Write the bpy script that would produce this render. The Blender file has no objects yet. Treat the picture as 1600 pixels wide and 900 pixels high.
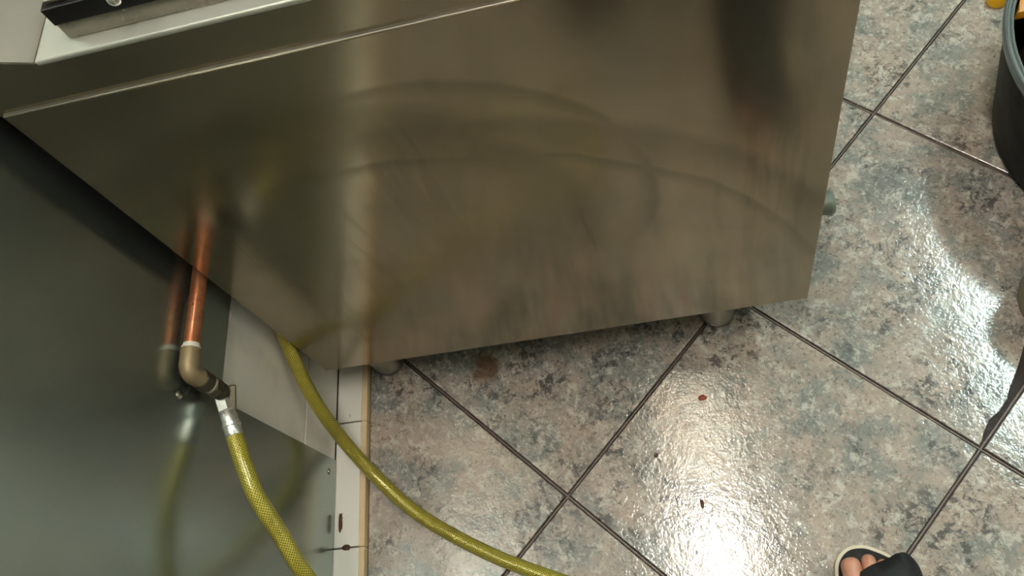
import bpy, bmesh, math, random
from mathutils import Vector, Matrix
random.seed(7)
scene = bpy.context.scene
COL = scene.collection

# ------------------------------------------------------------------ camera
CAM_H = 1.221
F_PX = 1303.15
IX = Vector((0.969897, -0.06014975, -0.23596996))    # image right, in the room's axes
IY = Vector((-0.15841984, -0.89178112, -0.42382731))  # image down
IZ = Vector((-0.18494045, 0.44845115, -0.87446475))   # viewing direction
cam_data = bpy.data.cameras.new('camera')
cam_data.sensor_fit = 'HORIZONTAL'
cam_data.sensor_width = 36.0
cam_data.lens = F_PX / 1600 * 36.0
cam_data.clip_start = 0.02
cam = bpy.data.objects.new('camera', cam_data)
COL.objects.link(cam)
rot = Matrix((IX, -IY, -IZ)).transposed()
cam.matrix_world = Matrix.Translation((0, 0, CAM_H)) @ rot.to_4x4()
scene.camera = cam

# ------------------------------------------------------------------ world, exposure
world = bpy.data.worlds.new('world')
scene.world = world
world.use_nodes = True
world.node_tree.nodes['Background'].inputs[0].default_value = (0.75, 0.78, 0.76, 1)
world.node_tree.nodes['Background'].inputs[1].default_value = 0.25
scene.view_settings.view_transform = 'Standard'
scene.view_settings.look = 'None'
scene.view_settings.gamma = 1
scene.view_settings.use_curve_mapping = False
scene.view_settings.exposure = 0.2
LAMP_POWER = 85.0

# ------------------------------------------------------------------ helpers
def srgb(r, g, b):
    def c(v):
        v /= 255.0
        return v / 12.92 if v <= 0.04045 else ((v + 0.055) / 1.055) ** 2.4
    return (c(r), c(g), c(b), 1)

class NT:
    """small wrapper to write node trees in few lines"""
    def __init__(self, name):
        self.m = bpy.data.materials.new(name)
        self.m.use_nodes = True
        self.t = self.m.node_tree
        self.b = self.t.nodes['Principled BSDF']
    def n(self, kind, **kw):
        nd = self.t.nodes.new(kind)
        for k, v in kw.items():
            setattr(nd, k, v)
        return nd
    def put(self, sock, v):
        if hasattr(v, 'is_linked') or isinstance(v, bpy.types.NodeSocket):
            self.t.links.new(v, sock)
        else:
            sock.default_value = v
    def math(self, op, a, b=0.0, c=0.0, clamp=False):
        nd = self.n('ShaderNodeMath', operation=op, use_clamp=clamp)
        for i, v in enumerate((a, b, c)):
            self.put(nd.inputs[i], v)
        return nd.outputs[0]
    def vmath(self, op, a, b=(0, 0, 0)):
        nd = self.n('ShaderNodeVectorMath', operation=op)
        self.put(nd.inputs[0], a); self.put(nd.inputs[1], b)
        return nd.outputs['Value'] if op in ('DISTANCE', 'LENGTH', 'DOT_PRODUCT') else nd.outputs[0]
    def noise(self, vec, scale, detail=2, rough=0.5, dist=0.0, out='Fac'):
        nd = self.n('ShaderNodeTexNoise')
        self.put(nd.inputs['Vector'], vec)
        nd.inputs['Scale'].default_value = scale
        nd.inputs['Detail'].default_value = detail
        nd.inputs['Roughness'].default_value = rough
        nd.inputs['Distortion'].default_value = dist
        return nd.outputs[out]
    def ramp(self, fac, stops, interp='LINEAR'):
        nd = self.n('ShaderNodeValToRGB')
        nd.color_ramp.interpolation = interp
        e = nd.color_ramp.elements
        while len(e) < len(stops):
            e.new(0.5)
        for el, (p, c) in zip(e, stops):
            el.position = p
            el.color = c if len(c) == 4 else (*c, 1)
        self.put(nd.inputs[0], fac)
        return nd.outputs[0]
    def smooth(self, v, lo, hi, a=0.0, b=1.0):
        nd = self.n('ShaderNodeMapRange', interpolation_type='SMOOTHSTEP')
        for s, x in zip(('Value', 'From Min', 'From Max', 'To Min', 'To Max'), (v, lo, hi, a, b)):
            self.put(nd.inputs[s], x)
        return nd.outputs[0]
    def mix(self, fac, a, b, mode='MIX'):
        nd = self.n('ShaderNodeMix', data_type='RGBA', blend_type=mode)
        self.put(nd.inputs[0], fac); self.put(nd.inputs[6], a); self.put(nd.inputs[7], b)
        return nd.outputs[2]
    def bump(self, height, strength=0.3, dist=0.001):
        nd = self.n('ShaderNodeBump')
        self.put(nd.inputs['Height'], height)
        nd.inputs['Strength'].default_value = strength
        nd.inputs['Distance'].default_value = dist
        self.t.links.new(nd.outputs[0], self.b.inputs['Normal'])
        return nd.outputs[0]
    def set(self, **kw):
        for k, v in kw.items():
            self.put(self.b.inputs[k.replace('_', ' ')], v)
        return self
    def obj_co(self):
        return self.n('ShaderNodeTexCoord').outputs['Object']
    def pos(self):
        return self.n('ShaderNodeNewGeometry').outputs['Position']
    def scaled(self, v, s):
        return self.vmath('MULTIPLY', v, s)

def plain(name, col, rough=0.5, metal=0.0, var=0.12, scale=40, bump=0.0, spec=0.5, **kw):
    m = NT(name)
    co = m.obj_co()
    n = m.noise(co, scale, 4, 0.6)
    dark = tuple(c * (1 - var) for c in col[:3]) + (1,)
    lite = tuple(min(1, c * (1 + var)) for c in col[:3]) + (1,)
    m.set(Base_Color=m.mix(n, dark, lite), Metallic=metal, Roughness=m.smooth(n, 0.2, 0.8, rough * 0.85, min(1, rough * 1.15)))
    m.b.inputs['Specular IOR Level'].default_value = spec
    for k, v in kw.items():
        m.b.inputs[k.replace('_', ' ')].default_value = v
    if bump:
        m.bump(m.noise(co, scale * 4, 3), bump)
    return m.m

def link(name, me, mat=None, parent=None):
    o = bpy.data.objects.new(name, me)
    COL.objects.link(o)
    if mat is not None and not me.materials:
        me.materials.append(mat)
    if parent is not None:
        o.parent = parent
    return o

def from_bm(name, bm, mat, parent=None, smooth=False, loc=None, angle=None):
    me = bpy.data.meshes.new(name)
    bmesh.ops.recalc_face_normals(bm, faces=bm.faces[:])
    bm.to_mesh(me); bm.free()
    if smooth:
        me.polygons.foreach_set('use_smooth', [True] * len(me.polygons))
        if angle:
            me.set_sharp_from_angle(angle=math.radians(angle))
    o = link(name, me, mat, parent)
    if loc is not None:
        o.location = loc
    return o

def empty(name, loc=(0, 0, 0), rz=0.0):
    o = bpy.data.objects.new(name, None)
    COL.objects.link(o)
    o.location = loc
    o.rotation_euler = (0, 0, rz)
    o.empty_display_size = 0.05
    return o

def tag(o, label=None, cat=None, group=None, kind=None):
    if label: o['label'] = label
    if cat: o['category'] = cat
    if group: o['group'] = group
    if kind: o['kind'] = kind
    return o

def bm_box(bm, lo, hi, bevel=0.0, seg=2):
    lo, hi = Vector(lo), Vector(hi)
    r = bmesh.ops.create_cube(bm, size=1.0)
    vs = r['verts']
    for v in vs:
        v.co = Vector(((v.co.x + .5) * (hi.x - lo.x) + lo.x, (v.co.y + .5) * (hi.y - lo.y) + lo.y, (v.co.z + .5) * (hi.z - lo.z) + lo.z))
    if bevel > 0:
        es = list({e for v in vs for e in v.link_edges})
        bmesh.ops.bevel(bm, geom=es, offset=bevel, segments=seg, affect='EDGES', profile=0.5)

def box(name, lo, hi, mat, parent=None, bevel=0.0, seg=2, smooth=False):
    bm = bmesh.new()
    bm_box(bm, lo, hi, bevel, seg)
    return from_bm(name, bm, mat, parent, smooth, angle=40 if smooth else None)

def bm_prism(bm, pts, z0, z1, bevel=0.0):
    """polygon pts (x,y) extruded from z0 up to z1, the top edge bevelled"""
    a = [bm.verts.new((x, y, z0)) for x, y in pts]
    b = [bm.verts.new((x, y, z1)) for x, y in pts]
    top = bm.faces.new(b)
    bm.faces.new(a[::-1])
    n = len(pts)
    for i in range(n):
        bm.faces.new((a[i], a[(i + 1) % n], b[(i + 1) % n], b[i]))
    if bevel:
        bmesh.ops.bevel(bm, geom=list(top.edges), offset=bevel, segments=2, affect='EDGES', profile=0.5)

def basis(d):
    d = Vector(d).normalized()
    up = Vector((0, 0, 1)) if abs(d.z) < 0.95 else Vector((1, 0, 0))
    a = up.cross(d).normalized()
    return a, d.cross(a)

def bm_lathe(bm, base, axis, prof, seg=32, close=True):
    """prof: (distance along axis, radius)"""
    base = Vector(base); ax = Vector(axis).normalized()
    a, b = basis(ax)
    rings = []
    for d, r in prof:
        rings.append([bm.verts.new(base + ax * d + (a * math.cos(t) + b * math.sin(t)) * r) for t in (2 * math.pi * k / seg for k in range(seg))])
    for p, q in zip(rings, rings[1:]):
        for k in range(seg):
            bm.faces.new((p[k], p[(k + 1) % seg], q[(k + 1) % seg], q[k]))
    if close:
        bm.faces.new(rings[0][::-1]); bm.faces.new(rings[-1])

def lathe(name, base, axis, prof, mat, parent=None, seg=32, close=True, angle=35):
    bm = bmesh.new()
    bm_lathe(bm, base, axis, prof, seg, close)
    return from_bm(name, bm, mat, parent, True, angle=angle)

def catmull(pts, per=14):
    P = [Vector(p) for p in pts]
    P = [P[0] * 2 - P[1]] + P + [P[-1] * 2 - P[-2]]
    out = []
    for i in range(1, len(P) - 2):
        p0, p1, p2, p3 = P[i - 1:i + 3]
        for k in range(per):
            t = k / per
            out.append(0.5 * ((2 * p1) + (p2 - p0) * t + (2 * p0 - 5 * p1 + 4 * p2 - p3) * t * t + (3 * p1 - p0 - 3 * p2 + p3) * t ** 3))
    out.append(P[-2])
    return out

def tube(name, path, r, mat, parent=None, seg=20):
    """swept tube with UVs: u around (0..1), v along in metres"""
    bm = bmesh.new()
    uvl = bm.loops.layers.uv.new('UVMap')
    path = [Vector(p) for p in path]
    n = len(path)
    tan = [(path[min(i + 1, n - 1)] - path[max(i - 1, 0)]).normalized() for i in range(n)]
    a, _ = basis(tan[0])
    rings, vs, L = [], [], 0.0
    for i in range(n):
        if i:
            L += (path[i] - path[i - 1]).length
        a = (a - tan[i] * a.dot(tan[i])).normalized()
        b = tan[i].cross(a)
        rr = r(i / (n - 1)) if callable(r) else r
        rings.append([bm.verts.new(path[i] + (a * math.cos(t) + b * math.sin(t)) * rr) for t in (2 * math.pi * k / seg for k in range(seg))])
        vs.append(L)
    for i in range(n - 1):
        for k in range(seg):
            f = bm.faces.new((rings[i][k], rings[i][(k + 1) % seg], rings[i + 1][(k + 1) % seg], rings[i + 1][k]))
            for lp, uv in zip(f.loops, ((k / seg, vs[i]), ((k + 1) / seg, vs[i]), ((k + 1) / seg, vs[i + 1]), (k / seg, vs[i + 1]))):
                lp[uvl].uv = uv
    bm.faces.new(rings[0][::-1]); bm.faces.new(rings[-1])
    return from_bm(name, bm, mat, parent, True, angle=50)

# ------------------------------------------------------------------ materials
def granite_material():
    m = NT('granite_tile')
    rnd = m.n('ShaderNodeObjectInfo').outputs['Random']
    off = m.n('ShaderNodeCombineXYZ')
    m.put(off.inputs[0], m.math('MULTIPLY', rnd, 37.0)); m.put(off.inputs[1], m.math('MULTIPLY', rnd, 91.0)); m.put(off.inputs[2], m.math('MULTIPLY', rnd, 13.0))
    co = m.vmath('ADD', m.obj_co(), off.outputs[0])
    warp = m.vmath('MULTIPLY', m.vmath('SUBTRACT', m.noise(co, 14, 3, 0.6, 0, 'Color'), (.5, .5, .5)), (.03, .03, .03))
    cw = m.vmath('ADD', co, warp)
    big = m.noise(cw, 12, 6, 0.72, 0.3)
    col = m.ramp(big, [(0.32, srgb(112, 117, 114)), (0.43, srgb(140, 141, 135)), (0.50, srgb(162, 151, 141)), (0.62, srgb(178, 162, 148)), (0.76, srgb(134, 125, 115))])
    mid = m.noise(m.vmath('ADD', cw, (5.3, 1.9, 2.2)), 42, 6, 0.76, 0.3)
    col = m.mix(m.smooth(mid, 0.52, 0.61, 0, 0.85), col, srgb(200, 195, 184))
    # dark slate blotches gathered in drifts
    vein = m.smooth(m.noise(m.vmath('ADD', cw, (3.1, 7.7, 1.3)), 9, 4, 0.6, 0.5), 0.43, 0.60)
    blot = m.smooth(m.noise(m.vmath('ADD', cw, (9.1, 2.7, 4.3)), 58, 6, 0.76, 0.4), 0.49, 0.57)
    col = m.mix(m.math('MULTIPLY', m.math('MULTIPLY', vein, blot), 0.85), col, srgb(58, 60, 62))
    soft = m.smooth(m.noise(m.vmath('ADD', cw, (1.1, 4.7, 8.3)), 24, 6, 0.72, 0.4), 0.52, 0.66)
    col = m.mix(m.math('MULTIPLY', soft, 0.5), col, srgb(98, 104, 104))
    fine = m.noise(co, 150, 4, 0.75)
    col = m.mix(m.smooth(fine, 0.53, 0.64, 0, 0.65), col, srgb(82, 78, 76))
    col = m.mix(m.smooth(m.noise(co, 110, 4, 0.75), 0.54, 0.66, 0, 0.6), col, srgb(208, 203, 192))
    # rust mark left on the floor under the appliance
    pw = m.pos()
    pn = m.vmath('ADD', pw, m.vmath('MULTIPLY', m.vmath('SUBTRACT', m.noise(pw, 60, 3, .6, 0, 'Color'), (.5, .5, .5)), (.03, .03, .0)))
    d = m.vmath('DISTANCE', pn, (-0.31, 0.492, 0))
    col = m.mix(m.smooth(d, 0.012, 0.034, 0.75, 0), col, srgb(92, 60, 22))
    m.set(Base_Color=col, Roughness=m.smooth(m.noise(co, 35, 3), 0.3, 0.7, 0.08, 0.15))
    m.b.inputs['Specular IOR Level'].default_value = 0.75
    hgt = m.math('ADD', m.noise(co, 85, 3, 0.6), m.math('MULTIPLY', m.noise(co, 260, 2, .5), 0.35))
    m.bump(hgt, 0.24, 0.0020)
    return m.m

def steel_panel_material():
    """brushed side panel with wipe marks and dried runs"""
    m = NT('brushed_panel_steel')
    co = m.pos()
    brush = m.noise(m.scaled(co, (6, 6, 900)), 1.0, 3, 0.6)
    cloud = m.noise(co, 5, 4, 0.6)
    warp = m.vmath('ADD', co, m.vmath('MULTIPLY', m.vmath('SUBTRACT', m.noise(co, 9, 2, .5, 0, 'Color'), (.5, .5, .5)), (.02, 0, .02)))
    def arc(cx, cz, r, w, side):
        d = m.math('SUBTRACT', m.vmath('DISTANCE', m.vmath('MULTIPLY', warp, (1, 0, 1)), (cx, 0, cz)), r)
        a = m.math('MULTIPLY', m.smooth(d, -w, 0), m.smooth(d, 0, w * 0.35, 1, 0))
        sx = m.n('ShaderNodeSeparateXYZ'); m.put(sx.inputs[0], co)
        up = m.smooth(m.math('ADD', m.math('MULTIPLY', m.math('SUBTRACT', sx.outputs[0], cx), side[0]), m.math('MULTIPLY', m.math('SUBTRACT', sx.outputs[2], cz), side[1])), 0.0, r * 0.5)
        return m.math('MULTIPLY', a, up)
    arcs = [arc(-.343, .427, .265, .10, (.55, .83)), arc(-.281, .119, .526, .06, (.75, .66)), arc(-.281, .119, .480, .02, (.9, .45)),
            arc(-.218, .477, .221, .022, (.6, .8))]
    wipe = arcs[0]
    for a in arcs[1:]:
        wipe = m.math('MAXIMUM', wipe, a)
    # vertical dried runs
    runs = m.smooth(m.noise(m.scaled(warp, (34, 1, 2.6)), 1.0, 4, .65), 0.53, 0.66)
    runs = m.math('MULTIPLY', runs, m.smooth(m.noise(co, 4.5, 2), 0.42, 0.6))
    blot = m.smooth(m.noise(co, 12, 3, 0.5, 0.5), 0.4, 0.75)
    film = m.math('ADD', m.math('MULTIPLY', wipe, 0.55), m.math('ADD', m.math('MULTIPLY', runs, 0.30), m.math('MULTIPLY', blot, 0.30)), clamp=True)
    col = m.mix(cloud, srgb(158, 147, 126), srgb(176, 165, 145))
    col = m.mix(m.math('MULTIPLY', film, 0.75), col, srgb(112, 104, 86))
    rough = m.math('ADD', m.smooth(brush, 0.2, 0.8, 0.15, 0.165), m.math('MULTIPLY', film, 0.09))
    m.set(Base_Color=col, Metallic=0.93, Roughness=rough)
    m.b.inputs['Anisotropic'].default_value = 0.6
    tg = m.n('ShaderNodeTangent', direction_type='UV_MAP', uv_map='UVMap')
    m.put(m.b.inputs['Tangent'], tg.outputs[0])
    m.bump(m.noise(co, 6, 2), 0.05, 0.01)
    return m.m

def steel_sheet_material():
    """dull grey-green wall sheet, mirror-like close up"""
    m = NT('dull_sheet_steel')
    co = m.pos()
    c = m.noise(co, 3.5, 5, 0.6)
    s = m.smooth(m.noise(co, 12, 3, 0.5, 0.4), 0.45, 0.75)
    col = m.mix(c, srgb(148, 158, 151), srgb(162, 171, 163))
    col = m.mix(m.math('MULTIPLY', s, 0.15), col, srgb(150, 152, 138))
    m.set(Base_Color=col, Metallic=0.9, Roughness=m.smooth(c, 0.3, 0.7, 0.19, 0.24))
    m.bump(m.noise(co, 6, 2), 0.06, 0.01)
    return m.m

def hose_material():
    """clear yellow sleeve over a woven wire braid"""
    m = NT('yellow_braided_hose')
    uv = m.n('ShaderNodeTexCoord').outputs['UV']
    sp = m.n('ShaderNodeSeparateXYZ'); m.put(sp.inputs[0], uv)
    u, v = sp.outputs[0], sp.outputs[1]
    def diag(sign):
        x = m.math('ADD', m.math('MULTIPLY', u, 16.0 * sign), m.math('MULTIPLY', v, 270.0))
        return m.math('ABSOLUTE', m.math('SUBTRACT', m.math('FRACT', x), 0.5))
    a, b = diag(1), diag(-1)
    weave = m.math('MAXIMUM', m.smooth(a, 0.2, 0.46), m.smooth(b, 0.2, 0.46))
    grime = m.noise(m.obj_co(), 22, 4, .6)
    col = m.mix(weave, srgb(104, 98, 18), srgb(196, 184, 72))
    col = m.mix(m.smooth(grime, 0.5, 0.75, 0, .45), col, srgb(110, 98, 22))
    m.set(Base_Color=col, Metallic=0.25, Roughness=0.30)
    m.b.inputs['Coat Weight'].default_value = 0.6
    m.b.inputs['Coat Roughness'].default_value = 0.12
    m.bump(weave, 0.5, 0.0008)
    return m.m

def white_tile_material(name, specks):
    m = NT(name)
    co = m.pos()
    n = m.noise(co, 9, 4, .6)
    col = m.mix(n, srgb(232, 229, 220), srgb(240, 238, 230))
    if specks:
        dirt = m.smooth(m.noise(co, 85, 4, .62, .3), 0.68, 0.72)
        col = m.mix(m.math('MULTIPLY', dirt, 0.8), col, srgb(88, 72, 58))
        col = m.mix(m.smooth(m.noise(co, 24, 3), .58, .75, 0, .4), col, srgb(205, 190, 160))
    else:
        col = m.mix(m.smooth(m.noise(co, 12, 4), .5, .8, 0, .4), col, srgb(180, 172, 160))
    m.set(Base_Color=col, Roughness=0.22)
    return m.m

def copper_material():
    m = NT('copper')
    co = m.obj_co()
    n = m.noise(co, 60, 5, .65)
    col = m.mix(m.smooth(n, .35, .7), srgb(214, 150, 112), srgb(188, 116, 80))
    col = m.mix(m.smooth(m.noise(co, 130, 3, .6), .66, .72, 0, .85), col, srgb(58, 34, 24))
    m.set(Base_Color=col, Metallic=0.85, Roughness=m.smooth(n, .3, .7, .3, .45))
    return m.m

M = {
    'granite': granite_material(),
    'panel': steel_panel_material(),
    'sheet': steel_sheet_material(),
    'hose': hose_material(),
    'wall_tile': white_tile_material('white_wall_tile', False),
    'ledge_tile': white_tile_material('white_ledge_tile', True),
    'copper': copper_material(),
    'clay': plain('raw_tile_body', srgb(222, 198, 158), 0.8, var=.12, scale=120),
    'grout_dark': plain('dirty_grout', srgb(38, 29, 25), 0.7, var=.5, scale=60, bump=.4),
    'grout_line': plain('worn_grout', srgb(104, 86, 76), 0.45, var=.8, scale=24, bump=.3),
    'wall_grout': plain('grey_wall_grout', srgb(140, 134, 124), 0.8),
    'steel': plain('plain_steel', srgb(176, 170, 158), 0.28, 0.95, scale=30),
    'steel_top': plain('worktop_steel', srgb(206, 206, 196), 0.42, 0.6, scale=12),
    'steel_dark': plain('inner_steel', srgb(120, 116, 106), 0.45, 0.9),
    'leg': plain('leg_steel', srgb(170, 166, 154), 0.36, 0.9, scale=50),
    'tap': plain('dull_green_grey_metal', srgb(128, 136, 126), 0.5, 0.4),
    'chrome': plain('chrome', srgb(236, 236, 232), 0.24, 0.85, var=.04),
    'brass': plain('tarnished_brass', srgb(142, 126, 96), 0.55, 0.5, var=.3, scale=90),
    'brass_dark': plain('dark_brass', srgb(82, 76, 62), 0.38, 0.75, var=.35, scale=90),
    'tape': plain('sealing_tape', srgb(226, 222, 208), 0.6, scale=150),
    'black_iron': plain('black_enamel', srgb(14, 10, 12), 0.35),
    'black_plastic': plain('black_plastic', srgb(14, 15, 12), 0.55, var=.25, scale=14, spec=.15),
    'rim_plastic': plain('worn_rim_plastic', srgb(92, 102, 102), 0.24, var=.2, scale=30),
    'yellow': plain('yellow_plastic', srgb(232, 178, 16), 0.35, var=.1),
    'orange': plain('orange_yellow_plastic', srgb(196, 132, 24), 0.45, var=.15),
    'murk': plain('brown_water', srgb(44, 28, 20), 0.15),
    'pail': plain('olive_brown_plastic', srgb(150, 140, 116), 0.5, var=.15, scale=12),
    'skin': plain('skin', srgb(196, 140, 116), 0.45, var=.10, scale=70, bump=.1, Subsurface_Weight=0.1),
    'strap': plain('black_strap', srgb(12, 13, 14), 0.65, var=.2, scale=160, bump=.2),
    'insole': plain('black_insole', srgb(18, 15, 15), 0.8, var=.2, scale=120),
    'sole': plain('cream_sole', srgb(218, 206, 182), 0.6, var=.06),
    'trouser': plain('dark_trouser_cloth', srgb(36, 36, 42), 0.9, var=.2, scale=180, bump=.3),
    'crumb': plain('reddish_crumb', srgb(150, 74, 48), 0.6, var=.3, scale=300),
    'crumb_dark': plain('brown_crumb', srgb(78, 44, 30), 0.6, var=.3, scale=300),
    'plaster': plain('beige_wall_paint', srgb(176, 160, 136), 0.7, var=.05, scale=3),
    'pale_wall': plain('pale_wall_paint', srgb(206, 212, 204), 0.5, var=.04, scale=3),
    'sheen_tone': plain('grey_green_steel_sheen', srgb(134, 142, 132), 0.45, var=.06, scale=14),  # matte tone standing in for light reflected by the steel
    'upstand': plain('upstand_steel', srgb(168, 164, 154), 0.4, 0.75, scale=12),
    'ceiling': plain('ceiling_paint', srgb(214, 210, 200), 0.8, var=.04, scale=3),
    'housing': plain('lamp_housing', srgb(230, 230, 226), 0.5, var=.03),
}
def glow(name, col, strength):
    m = NT(name)
    m.set(Base_Color=(0.9, 0.9, 0.9, 1))
    m.b.inputs['Emission Color'].default_value = col
    m.b.inputs['Emission Strength'].default_value = strength
    return m.m
M['tube_warm'] = glow('tube_light_warm', (1.0, 0.945, 0.855, 1), LAMP_POWER)
M['tube_cool'] = glow('tube_light_cool', (0.80, 1.0, 0.97, 1), LAMP_POWER)

# ------------------------------------------------------------------ room shell
X0, X1, YB, YF, ZC = -0.561, 2.3, -2.2, 2.6, 2.72
LEDGE_X = -0.5095     # room-side edge of the tile ledge along the left wall
floor = tag(box('floor', (X0 - .12, YB, -0.10), (X1, YF, -0.0065), M['grout_dark']), 'granite tiled kitchen floor laid diagonally with dark grout', kind='structure')
wall_left = tag(box('wall_left', (X0 - .12, YB, -0.0065), (X0 - .007, YF, ZC), M['wall_grout']), 'white tiled wall behind the appliance', kind='structure')
tag(box('wall_right', (X1, YB, -0.1), (X1 + .1, YF, ZC), M['pale_wall']), 'pale wall across the room', kind='structure')
tag(box('wall_back', (X0 - .12, YB - .1, -0.1), (X1, YB, ZC), M['plaster']), 'beige wall behind the photographer', kind='structure')
tag(box('wall_front', (X0 - .12, YF, -0.1), (X1, YF + .1, ZC), M['plaster']), 'beige wall beyond the appliance', kind='structure')
tag(box('ceiling', (X0 - .12, YB, ZC), (X1, YF, ZC + .1), M['ceiling']), 'pale kitchen ceiling', kind='structure')

# floor tiles: a square grid turned by 45 degrees to the wall
S, GAP, TO = 0.40, 0.0030, Vector((-0.1958, 0.2722))
E1, E2 = Vector((math.sqrt(.5), -math.sqrt(.5))), Vector((math.sqrt(.5), math.sqrt(.5)))
def clip(poly, axis, val, keep_greater):
    out = []
    n = len(poly)
    for i in range(n):
        p, q = poly[i], poly[(i + 1) % n]
        ip = (p[axis] >= val) == keep_greater
        iq = (q[axis] >= val) == keep_greater
        if ip:
            out.append(p)
        if ip != iq:
            t = (val - p[axis]) / (q[axis] - p[axis])
            out.append(p + (q - p) * t)
    return out
whole = None
for i in range(-8, 9):
    for j in range(-8, 12):
        c = TO + E1 * ((i + .5) * S) + E2 * ((j + .5) * S)
        hs = S / 2 - GAP
        loc = [(-hs, -hs), (hs, -hs), (hs, hs), (-hs, hs)]
        if (i, j) == (0, 1):      # the tile whose edge is broken away at the right of the picture
            def L(u, v): return ((u - .5) * S, (v - .5) * S)
            chips = [L(.988, .03), L(.975, .06), L(.968, .105), L(.982, .15), L(.980, .205), L(.962, .25), L(.958, .30), L(.942, .36), L(.922, .42), L(.915, .47), L(.935, .53), L(.962, .57), L(.975, .63)]
            loc = [(-hs, -hs), (hs, -hs)] + chips + [(hs, L(0, .66)[1]), (hs, hs), (-hs, hs)]
        wp = [c + E1 * a + E2 * b for a, b in loc]
        if max(p.x for p in wp) < LEDGE_X + .02 or min(p.x for p in wp) > X1 - .01 or max(p.y for p in wp) < YB + .01 or min(p.y for p in wp) > YF - .01:
            continue
        cl = wp
        for ax, val, kg in ((0, LEDGE_X + .002, True), (0, X1 - .002, False), (1, YB + .002, True), (1, YF - .002, False)):
            cl = clip(cl, ax, val, kg)
        if len(cl) < 3:
            continue
        full = len(cl) == 4 and all((a - b).length < 1e-6 for a, b in zip(cl, wp)) and (i, j) != (0, 1)
        if full and whole:
            o = link('floor_tile', whole, None, floor)
        else:
            bm = bmesh.new()
            bm_prism(bm, [((p - c).dot(E1), (p - c).dot(E2)) for p in cl], -0.009, 0.0, 0.0012)
            o = from_bm('floor_tile', bm, M['granite'], floor)
            if full:
                whole = o.data
        o.location = (c.x, c.y, random.uniform(-.0004, .0002) if (i, j) not in ((0, 0), (0, 1)) else 0)
        o.rotation_euler = (random.uniform(-.001, .001), random.uniform(-.001, .001), -math.pi / 4)
        if (i, j) == (0, 1):
            o['label'] = 'granite floor tile with a broken edge'

# worn grout standing between the tiles, lower than the tile faces
bm = bmesh.new()
def grout_run(p, d, n0, n1):
    w = Vector((-d.y, d.x)) * 0.0011
    for k in range(n0, n1):
        a, b = p + d * (k * .1), p + d * ((k + 1) * .1)
        ok = all(LEDGE_X + .004 < q.x < X1 and YB < q.y < YF for q in (a, b))
        if not ok:
            continue
        z = random.uniform(-.0036, -.0022)
        vs = [bm.verts.new((q.x + s * w.x, q.y + s * w.y, zz)) for zz in (-.0075, z) for q, s in ((a, -1), (b, -1), (b, 1), (a, 1))]
        for f in ((4, 5, 6, 7), (0, 1, 5, 4), (2, 3, 7, 6), (1, 2, 6, 5), (3, 0, 4, 7)):
            bm.faces.new([vs[x] for x in f])
for j in range(-8, 13):
    grout_run(TO + E2 * (j * S), E1, -34, 38)
for i in range(-8, 10):
    grout_run(TO + E1 * (i * S), E2, -34, 48)
tag(from_bm('grout', bm, M['grout_line'], floor), kind='stuff')

# white tile ledge along the foot of the left wall, with its raw clay edge
trim = tag(box('trim_1', (X0 - .006, YB, -0.0065), (LEDGE_X - .004, YF, 0.0015), M['wall_grout']), 'narrow white tile ledge with a raw clay edge along the wall foot', kind='structure')
JY = [.23 + .1965 * k for k in range(-12, 13) if YB < .23 + .1965 * k < YF]
for a, b in zip(JY, JY[1:]):
    t = box('ledge_tile', (X0 + .001, a + .0012, .0015), (LEDGE_X - .009, b - .0012, .012), M['ledge_tile'], trim, .0009)
    e = box('clay_edge', (LEDGE_X - .0092, a + .0004, -.006), (LEDGE_X, b - .0004, .0105 + random.uniform(-.0006, .0006)), M['clay'], t, .0008)
e = None

# white wall tiles low on the left wall
ZR = [(.0135, .118), (.1205, .3465)]
for z0, z1 in ZR:
    for y0 in (.33, .555, .78, 1.005, 1.23):
        box('wall_tile', (X0 - .008, y0 + .001, z0), (X0, y0 + .224, z1), M['wall_tile'], wall_left, .0010)

box('sheen_band', (X0 - .008, .30, .349), (X0 + .0004, 2.0, .422), M['sheen_tone'], wall_left)  # flat-coloured band in place of sheet steel, its reflected light put into the colour

# ------------------------------------------------------------------ steel sheet on the left wall
def sheet_prism(name, pts, x0, x1, mat, parent=None):
    bm = bmesh.new()
    a = [bm.verts.new((x0, y, z)) for y, z in pts]
    b = [bm.verts.new((x1, y, z)) for y, z in pts]
    bm.faces.new(b); bm.faces.new(a[::-1])
    for i in range(len(pts)):
        k = (i + 1) % len(pts)
        bm.faces.new((a[i], a[k], b[k], b[i]))
    return from_bm(name, bm, mat, parent)
sheet = empty('steel_wall_sheet', (X0, 0, 0))
tag(sheet, 'dull grey steel sheet covering the wall behind the copper pipe', 'wall sheet')
plate = sheet_prism('plate', [(-1.4, .0145), (.3655, .0145), (.3565, .418), (2.0, .418), (2.0, 1.9), (-1.4, 1.9)], .0006, .0030, M['sheet'], sheet)
for y, z in ((.3426, .0374), (.3374, .4347), (-.20, .0374), (.3, .9)):
    lathe('screw', (.0030, y, z), (1, 0, 0), [(0, .0050), (.0012, .0048), (.0022, .0030), (.0024, .0008)], M['steel'], sheet, 14)

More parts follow.
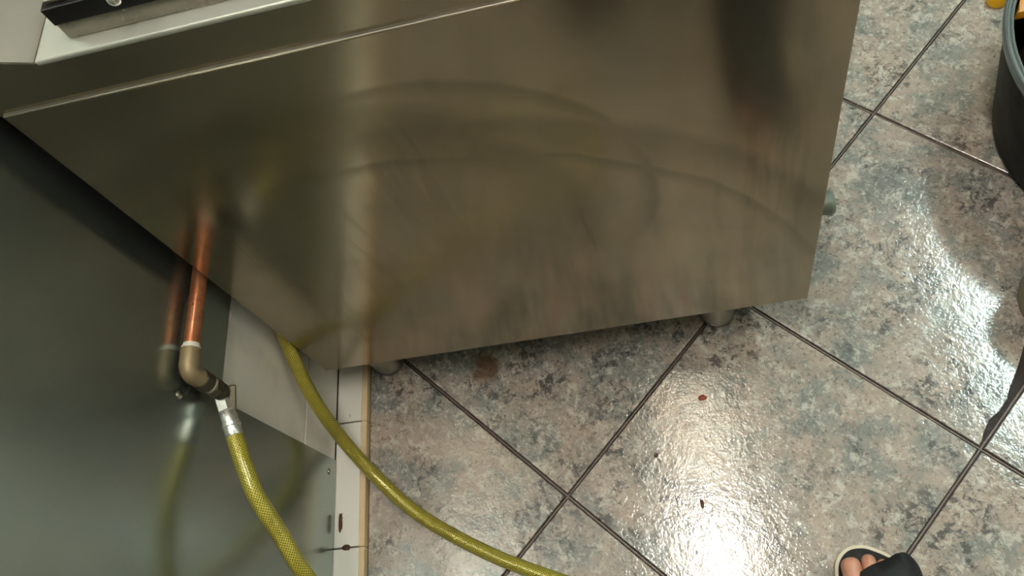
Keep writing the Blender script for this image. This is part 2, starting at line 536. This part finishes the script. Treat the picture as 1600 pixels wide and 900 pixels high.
# ------------------------------------------------------------------ cooking appliance
YP, ZB, ZS, ZT = 0.475, 0.1215, 0.762, 0.8075
XA, XF, WID = -0.5305, 0.179, 0.42
app = empty('cooking_appliance', (0, 0, 0))
tag(app, 'large stainless steel cooking appliance on short round legs', 'appliance')
def uv_tangent_z(o):
    """UVs whose u runs up the world Z axis: the brushed steel blurs its reflections up and down"""
    me = o.data
    uv = me.uv_layers.new(name='UVMap')
    for lp in me.loops:
        co = me.vertices[lp.vertex_index].co
        uv.data[lp.index].uv = (co.z, co.x + co.y)
box('body', (XA + .003, YP + .006, ZB + .003), (XF - .002, YP + WID - .004, ZT - .004), M['steel_dark'], app)
o = box('side_panel', (XA, YP, ZB), (XF, YP + .0055, ZS), M['panel'], app, .0009); uv_tangent_z(o)
o = box('side_panel', (XA, YP + WID - .004, ZB), (XF, YP + WID, ZS), M['panel'], app, .0009); uv_tangent_z(o)
box('seam_strip', (XA, YP + .0004, ZS - .0005), (XF, YP + .0050, ZS + .0008), M['leg'], app, .0005)
# the band above the seam: set a little behind the panel, its rear end rising to the flue
bm = bmesh.new()
prof = [(XA - .012, ZS - .002), (XF, ZS - .002), (XF, ZT - .002), (-.4629, ZT - .002), (-.530, ZT + .020), (XA - .012, ZT + .022)]
va = [bm.verts.new((x, YP + .0042, z)) for x, z in prof]
vb = [bm.verts.new((x, YP + .0075, z)) for x, z in prof]
bm.faces.new(va); bm.faces.new(vb[::-1])
for i in range(len(prof)):
    k = (i + 1) % len(prof)
    bm.faces.new((va[i], va[k], vb[k], vb[i]))
o = from_bm('top_band', bm, M['panel'], app); uv_tangent_z(o)
box('worktop', (-.4629, YP + .0040, ZT - .006), (XF + .012, YP + WID, ZT), M['steel_top'], app, .0024, 3, True)
# sloping rear upstand
bm = bmesh.new()
prof = [(-.4629, ZT - .006), (-.4629, ZT), (-.530, ZT + .0225), (XA - .012, ZT + .12), (XA - .015, ZT + .12), (XA - .015, ZT - .006)]
va = [bm.verts.new((x, YP + .0045, z)) for x, z in prof]
vb = [bm.verts.new((x, YP + WID, z)) for x, z in prof]
bm.faces.new(va); bm.faces.new(vb[::-1])
for i in range(len(prof)):
    k = (i + 1) % len(prof)
    bm.faces.new((va[i], va[k], vb[k], vb[i]))
from_bm('rear_upstand', bm, M['upstand'], app)
# raised pan surround: steel foot, black band, pale lid
box('pan_surround', (-.4325, .4950, ZT), (.12, .86, .8235), M['steel'], app, .0015)
bb = box('black_band', (-.4330, .4940, .8232), (.121, .861, .8400), M['black_iron'], app, .0012)
box('pan_lid', (-.4290, .4985, .8400), (.117, .857, .8440), M['steel'], app, .0015)
lathe('lid_glint', (-.372, .4945, .8355), (0, -1, 0), [(0, .0055), (.003, .0055), (.005, .004), (.006, .001)], M['chrome'], app, 20)  # small chrome stud added as the bright glint on the black band
# front: door with handle, control knobs and the drain tap that peeps past the front edge
d = box('front_door', (XF - .004, YP + .02, ZB + .03), (XF - .0005, YP + WID - .02, .60), M['steel'], app, .002)
box('door_handle', (XF - .001, YP + .10, .555), (XF + .014, YP + WID - .10, .575), M['steel_dark'], d, .003)
for y in (YP + .12, YP + .30):
    lathe('control_knob', (XF - .002, y, .70), (1, 0, 0), [(0, .024), (.008, .024), (.010, .020), (.026, .018), (.028, .014)], M['black_iron'], app, 24)
tap = lathe('drain_tap', (XF - .002, .552, .238), (1, 0, 0), [(0, .010), (.024, .010), (.026, .015), (.037, .017), (.0415, .0145), (.043, .009)], M['tap'], app, 28)
for lx, ly in ((-.474, .5265), (.0635, .5265), (-.474, YP + WID - .05), (.0635, YP + WID - .05)):
    lg = lathe('leg', (lx, ly, 0), (0, 0, 1), [(.010, .0215), (.012, .0262), (.10, .0262), (ZB + .006, .0262)], M['leg'], app, 36)
    lathe('foot', (lx, ly, 0), (0, 0, 1), [(.0, .0235), (.002, .0255), (.006, .0255), (.008, .021), (.013, .021)], M['steel_dark'], lg, 36)

# ------------------------------------------------------------------ copper gas pipe with its fittings
PX, PZ, PE = -0.5446, 0.4427, 0.362
pipe = empty('copper_pipe', (PX, 1.3, PZ))
tag(pipe, 'bare copper pipe along the steel wall sheet ending in brass fittings', 'pipe')
def rel(p): return Vector(p) - Vector((PX, 1.3, PZ))
lathe('tube', rel((PX, PE + .018, PZ)), (0, 1, 0), [(0, .0091), (1.2 - PE, .0091)], M['copper'], pipe, 28)
lathe('sealing_tape', rel((PX, PE + .0245, PZ)), (0, 1, 0), [(0, .0112), (.003, .0110), (.006, .0096), (.008, .0093)], M['tape'], pipe, 24)
# elbow: socket over the pipe, quarter bend, outlet pointing down
el_path = [(PX, PE + .026, PZ), (PX, PE + .016, PZ)]
R = .010
cy, cz = PE + .006, PZ - R
for k in range(9):
    t = math.pi / 2 * k / 8
    el_path.append((PX + .002 * k / 8, cy - R * math.sin(t), cz + R * math.cos(t)))
el_path.append((PX + .004, cy - R, cz - .008))
tube('elbow', [rel(p) for p in el_path], lambda t: .0112 if t < .25 or t > .93 else .0106, M['brass'], pipe, 24)
ex, ey, ez = PX + .004, cy - R, cz - .006
dn = Vector((.04, -.05, -1)).normalized()
b0 = Vector((ex, ey, ez))
lathe('coupling', rel(b0), dn, [(0, .0105), (.002, .0122), (.016, .0122), (.018, .0105)], M['brass_dark'], pipe, 28)
lathe('coupling_tape', rel(b0 + dn * .0175), dn, [(0, .0105), (.002, .0110), (.004, .0102)], M['tape'], pipe, 24)
nut = lathe('hexagon_nut', rel(b0 + dn * .021), dn, [(0, .0105), (.001, .0125), (.012, .0125), (.013, .0105)], M['brass_dark'], pipe, 6, angle=20)
v0 = b0 + dn * .034
lathe('valve_body', rel(v0), dn, [(-.002, .0085), (.004, .0108), (.012, .0108), (.017, .008), (.020, .004)], M['brass_dark'], pipe, 22)
bm = bmesh.new(); bm_box(bm, (-.004, -.030, -.0025), (.004, .010, .0025), .0015)
lv = from_bm('valve_lever', bm, M['brass_dark'], pipe, loc=rel(v0 + Vector((.0125, -.002, -.016))))
lv.rotation_euler = (.35, .5, .1)

# ------------------------------------------------------------------ braided gas hose
hose = empty('gas_hose', (-.43, .28, 0))
tag(hose, 'yellow braided gas hose looping from the copper pipe fitting to behind the appliance', 'hose')
def hrel(p): return Vector(p) - Vector((-.43, .28, 0))
s0 = Vector((-.5400, .3500, .3740))
s1 = Vector((-.5262, .3040, .3650))
fd = (s1 - s0).normalized()
fl = (s1 - s0).length
lathe('end_nut', hrel(s0 - fd * .004), fd, [(0, .0088), (.002, .0112), (.020, .0112), (.022, .0088)], M['chrome'], hose, 6, angle=20)
lathe('ferrule', hrel(s0 + fd * .017), fd, [(0, .0090), (.002, .0100), (.014, .0100), (.015, .0110), (.019, .0110), (.020, .0102), (.030, .0104), (.032, .0095)], M['chrome'], hose, 28)
pts = [s1, (-.512, .2638, .3582), (-.501, .233, .3469), (-.486, .1972, .3185), (-.469, .152, .2792), (-.440, .080, .180), (-.410, .035, .070), (-.37, .005, .014), (-.28, -.02, .012),
       (-.16, .0, .012), (-.09, .06, .012), (-.125, .115, .012), (-.2286, .1597, .0115), (-.3012, .1926, .0115), (-.377, .2363, .0115), (-.4367, .2793, .0125), (-.4923, .3365, .030),
       (-.5181, .3745, .070), (-.530, .4040, .1215), (-.5385, .4350, .165), (-.5450, .4780, .2131), (-.5463, .515, .256), (-.5465, .57, .32), (-.546, .64, .38)]
tube('braided_sleeve', [hrel(p) for p in catmull(pts, 14)], .0102, M['hose'], hose, 22)

# ------------------------------------------------------------------ black tub with a yellow wringer
TX, TY, TH = .737, .720, .22
tub = empty('round_tub', (TX, TY, 0))
tag(tub, 'black plastic round tub with a worn grey rim beside the appliance', 'tub')
lathe('tub_wall', (0, 0, 0), (0, 0, 1), [(0, .195), (.004, .208), (.010, .214), (.12, .232), (.205, .243), (.205, .237), (.12, .226), (.014, .208), (.010, .20)], M['black_plastic'], tub, 72)
lathe('rim', (0, 0, 0), (0, 0, 1), [(.200, .2425), (.206, .2490), (.215, .2505), (.2195, .2480), (.2200, .2465), (.2175, .2448), (.2175, .2425), (.2200, .2405), (.2190, .2375), (.208, .2360), (.200, .2375)], M['rim_plastic'], tub, 72, close=False)
tag(lathe('dirty_water', (TX, TY, .06), (0, 0, 1), [(0, .2075), (.002, .2085)], M['murk'], None, 48), 'dark brown water standing in the black tub', 'water')
bm = bmesh.new()
seg = [(.2325 * math.cos(t), .2325 * math.sin(t)) for t in (math.radians(26 + (154 - 26) * k / 24) for k in range(25))]
bm_prism(bm, seg, .186, .200, .003)
wr = from_bm('insert_plate', bm, M['orange'], None, True, angle=40)
wr.location = (TX, TY, 0)
tag(wr, 'orange yellow plastic plate wedged across the inside of the black tub', 'plate')
kb = tag(lathe('bottle_cap', (0, 0, 0), (0, 0, 1), [(0, .014), (.002, .016), (.014, .016), (.020, .013), (.023, .006), (.024, .001)], M['yellow'], None, 28), 'small glossy yellow cap lying on the floor beside the black tub', 'cap')
kb.location = (.610, 1.014, 0.0)

# ------------------------------------------------------------------ olive pail at the right edge
pail = empty('small_pail', (.540, .462, 0))
tag(pail, 'olive brown round pail cut off by the right edge below the black tub', 'pail')
lathe('pail_wall', (0, 0, 0), (0, 0, 1), [(0, .060), (.004, .0645), (.012, .066), (.11, .069), (.112, .071), (.116, .071), (.116, .066), (.11, .065), (.016, .061), (.012, .055)], M['pail'], pail, 48)
tube('handle', [(math.cos(t) * .071, .012, .115 - math.sin(t) * .012) for t in (math.pi * k / 16 for k in range(17))], .0025, M['steel'], pail, 8)

# ------------------------------------------------------------------ crumbs on the floor
def crumb(loc, size, mat, label):
    bm = bmesh.new()
    bmesh.ops.create_icosphere(bm, subdivisions=2, radius=1)
    rr = random.Random(int(loc[0] * 1e4))
    for v in bm.verts:
        k = 1 + rr.uniform(-.25, .25)
        v.co = Vector((v.co.x * size[0] * k, v.co.y * size[1] * k, max(-.35, v.co.z) * size[2] + size[2] * .35))
    o = from_bm('food_crumb', bm, mat, None, True)
    o.location = loc
    return tag(o, label, 'crumb', 'crumbs dropped on the floor')
crumb((.0198, .3932, .0), (.0065, .0040, .0025), M['crumb'], 'reddish food crumb on the pale granite tile')
crumb((-.0057, .2401, .0), (.0028, .0062, .002), M['crumb_dark'], 'dark brown crumb lying in the bright lamp reflection')
crumb((-.0601, .3168, .0), (.0030, .0040, .002), M['crumb_dark'], 'small dark brown crumb left of the lamp reflection')
crumb((-.538, .2300, .0120), (.0065, .0042, .003), M['crumb_dark'], 'brown dirt crumb on the joint of the white ledge')

crumb((-.5485, .268, .0120), (.0030, .0150, .0012), M['crumb_dark'], 'long thin brown chip on the white ledge against the steel sheet')

# ------------------------------------------------------------------ person: foot in a black slide sandal
person = empty('person', (.195, .03, 0))
tag(person, 'foot of a person in a black slide sandal with a cream sole', 'person')
def prel(p): return Vector(p) - Vector((.195, .03, 0))
def skin_mesh(name, verts, edges, radii, root, mat, parent, levels=2):
    me = bpy.data.meshes.new(name)
    me.from_pydata([prel(v) for v in verts], edges, [])
    o = link(name, me, mat, parent)
    sk = o.modifiers.new('skin', 'SKIN')
    for k, r in enumerate(radii):
        sv = me.skin_vertices[0].data[k]
        sv.radius = r if isinstance(r, tuple) else (r, r)
        sv.use_root = (k == root)
    sk.use_smooth_shade = True
    sb = o.modifiers.new('subsurf', 'SUBSURF')
    sb.levels = sb.render_levels = levels
    return o
V = [(.200, -.075, .095), (.202, -.082, .14), (.203, -.088, .19),             # ankle, shin
     (.199, -.085, .058),                                                   # heel
     (.197, -.02, .060), (.195, .045, .050), (.194, .080, .044)]             # instep to ball
Ed = [(0, 1), (1, 2), (0, 3), (0, 4), (4, 5), (5, 6)]
Rr = [(.034, .036), (.034, .036), (.036, .038), (.030, .030), (.030, .028), (.034, .021), (.036, .017)]
toes = [((.1700, .100, .042), (.1660, .128, .042), (.1655, .1465, .040), .0152), ((.1880, .104, .042), (.1880, .132, .044), (.1885, .1475, .038), .0108),
        ((.2025, .100, .041), (.2040, .126, .043), (.2050, .1400, .037), .0098), ((.2155, .095, .040), (.2175, .112, .040), (.2185, .1220, .035), .0092), ((.2275, .088, .039), (.2305, .100, .038), (.2320, .1090, .034), .0088)]
for a, b, c, r in toes:
    k = len(V)
    V += [a, b, c]
    Ed += [(6, k), (k, k + 1), (k + 1, k + 2)]
    Rr += [r * .98, r * .96, r * .88]
skin_mesh('body', V, Ed, Rr, 0, M['skin'], person)
# sandal: cream sole, black insole, wide black strap
def sole_outline(grow=0.0):
    base = [(.1455, .100), (.1466, .1261), (.1525, .1455), (.1667, .1586), (.184, .1612), (.1995, .1568), (.2226, .1420), (.239, .118), (.2465, .085), (.2455, .04), (.238, -.02), (.236, -.07), (.228, -.105), (.200, -.122), (.172, -.108), (.162, -.07), (.160, -.02), (.150, .05)]
    c = Vector((.197, .03))
    P = catmull([(x, y, 0) for x, y in base + base[:1]], 5)[:-1]
    out = []
    n = len(P)
    for k in range(n):
        t = (P[(k + 1) % n] - P[k - 1]).normalized()
        out.append((P[k].x - .195 - t.y * -1 * 0 + (-t.y) * grow * -1, P[k].y - .03 + t.x * grow * -1))
    return out
def signed_area(p):
    return sum(p[i][0] * p[(i + 1) % len(p)][1] - p[(i + 1) % len(p)][0] * p[i][1] for i in range(len(p)))
o0 = sole_outline()
inner = sole_outline(-.0042)
if abs(signed_area(inner)) > abs(signed_area(o0)):
    inner = sole_outline(.0042)
sandal = empty('sandal', (0, 0, 0)); sandal.parent = person
bm = bmesh.new(); bm_prism(bm, o0, .001, .024, .002)
from_bm('sole', bm, M['sole'], sandal, True, angle=50)
bm = bmesh.new(); bm_prism(bm, inner, .0225, .0252, .001)
from_bm('insole', bm, M['insole'], sandal, True, angle=50)
bm = bmesh.new()
NS, NTT = 28, 12
grid = {}
for layer in (0, 1):
    for t in range(NTT + 1):
        for s in range(NS + 1):
            a = math.pi * s / NS
            ss, tt = s / NS, t / NTT
            yf = .098 + .046 * min(1, max(0, (ss - .12) / .5)) ** .8 - .040 * max(0, (ss - .68) / .32) ** 1.3
            y = yf + (-.045 - yf) * tt
            cx = .1965 + .002 * (1 - tt) - .001 * tt
            hw = (.0500 - .003 * tt) + .002 * layer
            hh = (.036 + .062 * tt ** .8) + .0025 * layer
            ca, sa = math.cos(a), math.sin(a)
            x = cx - hw * (abs(ca) ** .75) * (1 if ca > 0 else -1)
            z = .016 + hh * sa ** .62
            grid[layer, t, s] = bm.verts.new(prel((x, y, z)))
for t in range(NTT):
    for s in range(NS):
        bm.faces.new([grid[1, t, s], grid[1, t, s + 1], grid[1, t + 1, s + 1], grid[1, t + 1, s]])
        bm.faces.new([grid[0, t, s], grid[0, t + 1, s], grid[0, t + 1, s + 1], grid[0, t, s + 1]])
for s in range(NS):
    for t in (0, NTT):
        bm.faces.new([grid[0, t, s], grid[0, t, s + 1], grid[1, t, s + 1], grid[1, t, s]])
for t in range(NTT):
    for s in (0, NS):
        bm.faces.new([grid[0, t, s], grid[0, t + 1, s], grid[1, t + 1, s], grid[1, t, s]])
from_bm('strap', bm, M['strap'], sandal, True, angle=60)
TV = [(.09, -.30, .92), (.18, -.26, .80), (.206, -.165, .48), (.203, -.092, .20), (.200, -.066, .060), (.00, -.27, .80), (-.04, -.21, .48), (-.055, -.24, .20), (-.055, -.25, .004), (.09, -.31, 1.02)]
TE = [(0, 1), (1, 2), (2, 3), (3, 4), (0, 5), (5, 6), (6, 7), (7, 8), (0, 9)]
TR = [(.15, .11), (.10, .10), (.078, .078), (.062, .066), (.062, .080), (.10, .10), (.078, .078), (.062, .064), (.060, .064), (.155, .11)]
skin_mesh('trousers', TV, TE, TR, 0, M['trouser'], person, 2)
# ------------------------------------------------------------------ ceiling lights
def ceiling_light(loc, rz, tube_mat, label):
    t = empty('ceiling_light', loc, rz)
    tag(t, label, 'light', 'tube lights on the ceiling')
    box('housing', (-.10, -.63, .045), (.10, .63, .095), M['housing'], t, .006)
    for x in (-.05, .05):
        lathe('lamp_tube', (x, -.59, .022), (0, 1, 0), [(0, .018), (1.18, .018)], tube_mat, t, 16)
        for y in (-.60, .59):
            box('tube_holder', (x - .02, y, .002), (x + .02, y + .012, .046), M['housing'], t, .002)
ceiling_light((.01, .22, ZC - .095), 0, M['tube_warm'], 'warm twin tube ceiling light above the appliance')
ceiling_light((1.50, 1.45, ZC - .095), 0, M['tube_cool'], 'cool twin tube ceiling light near the far right wall')
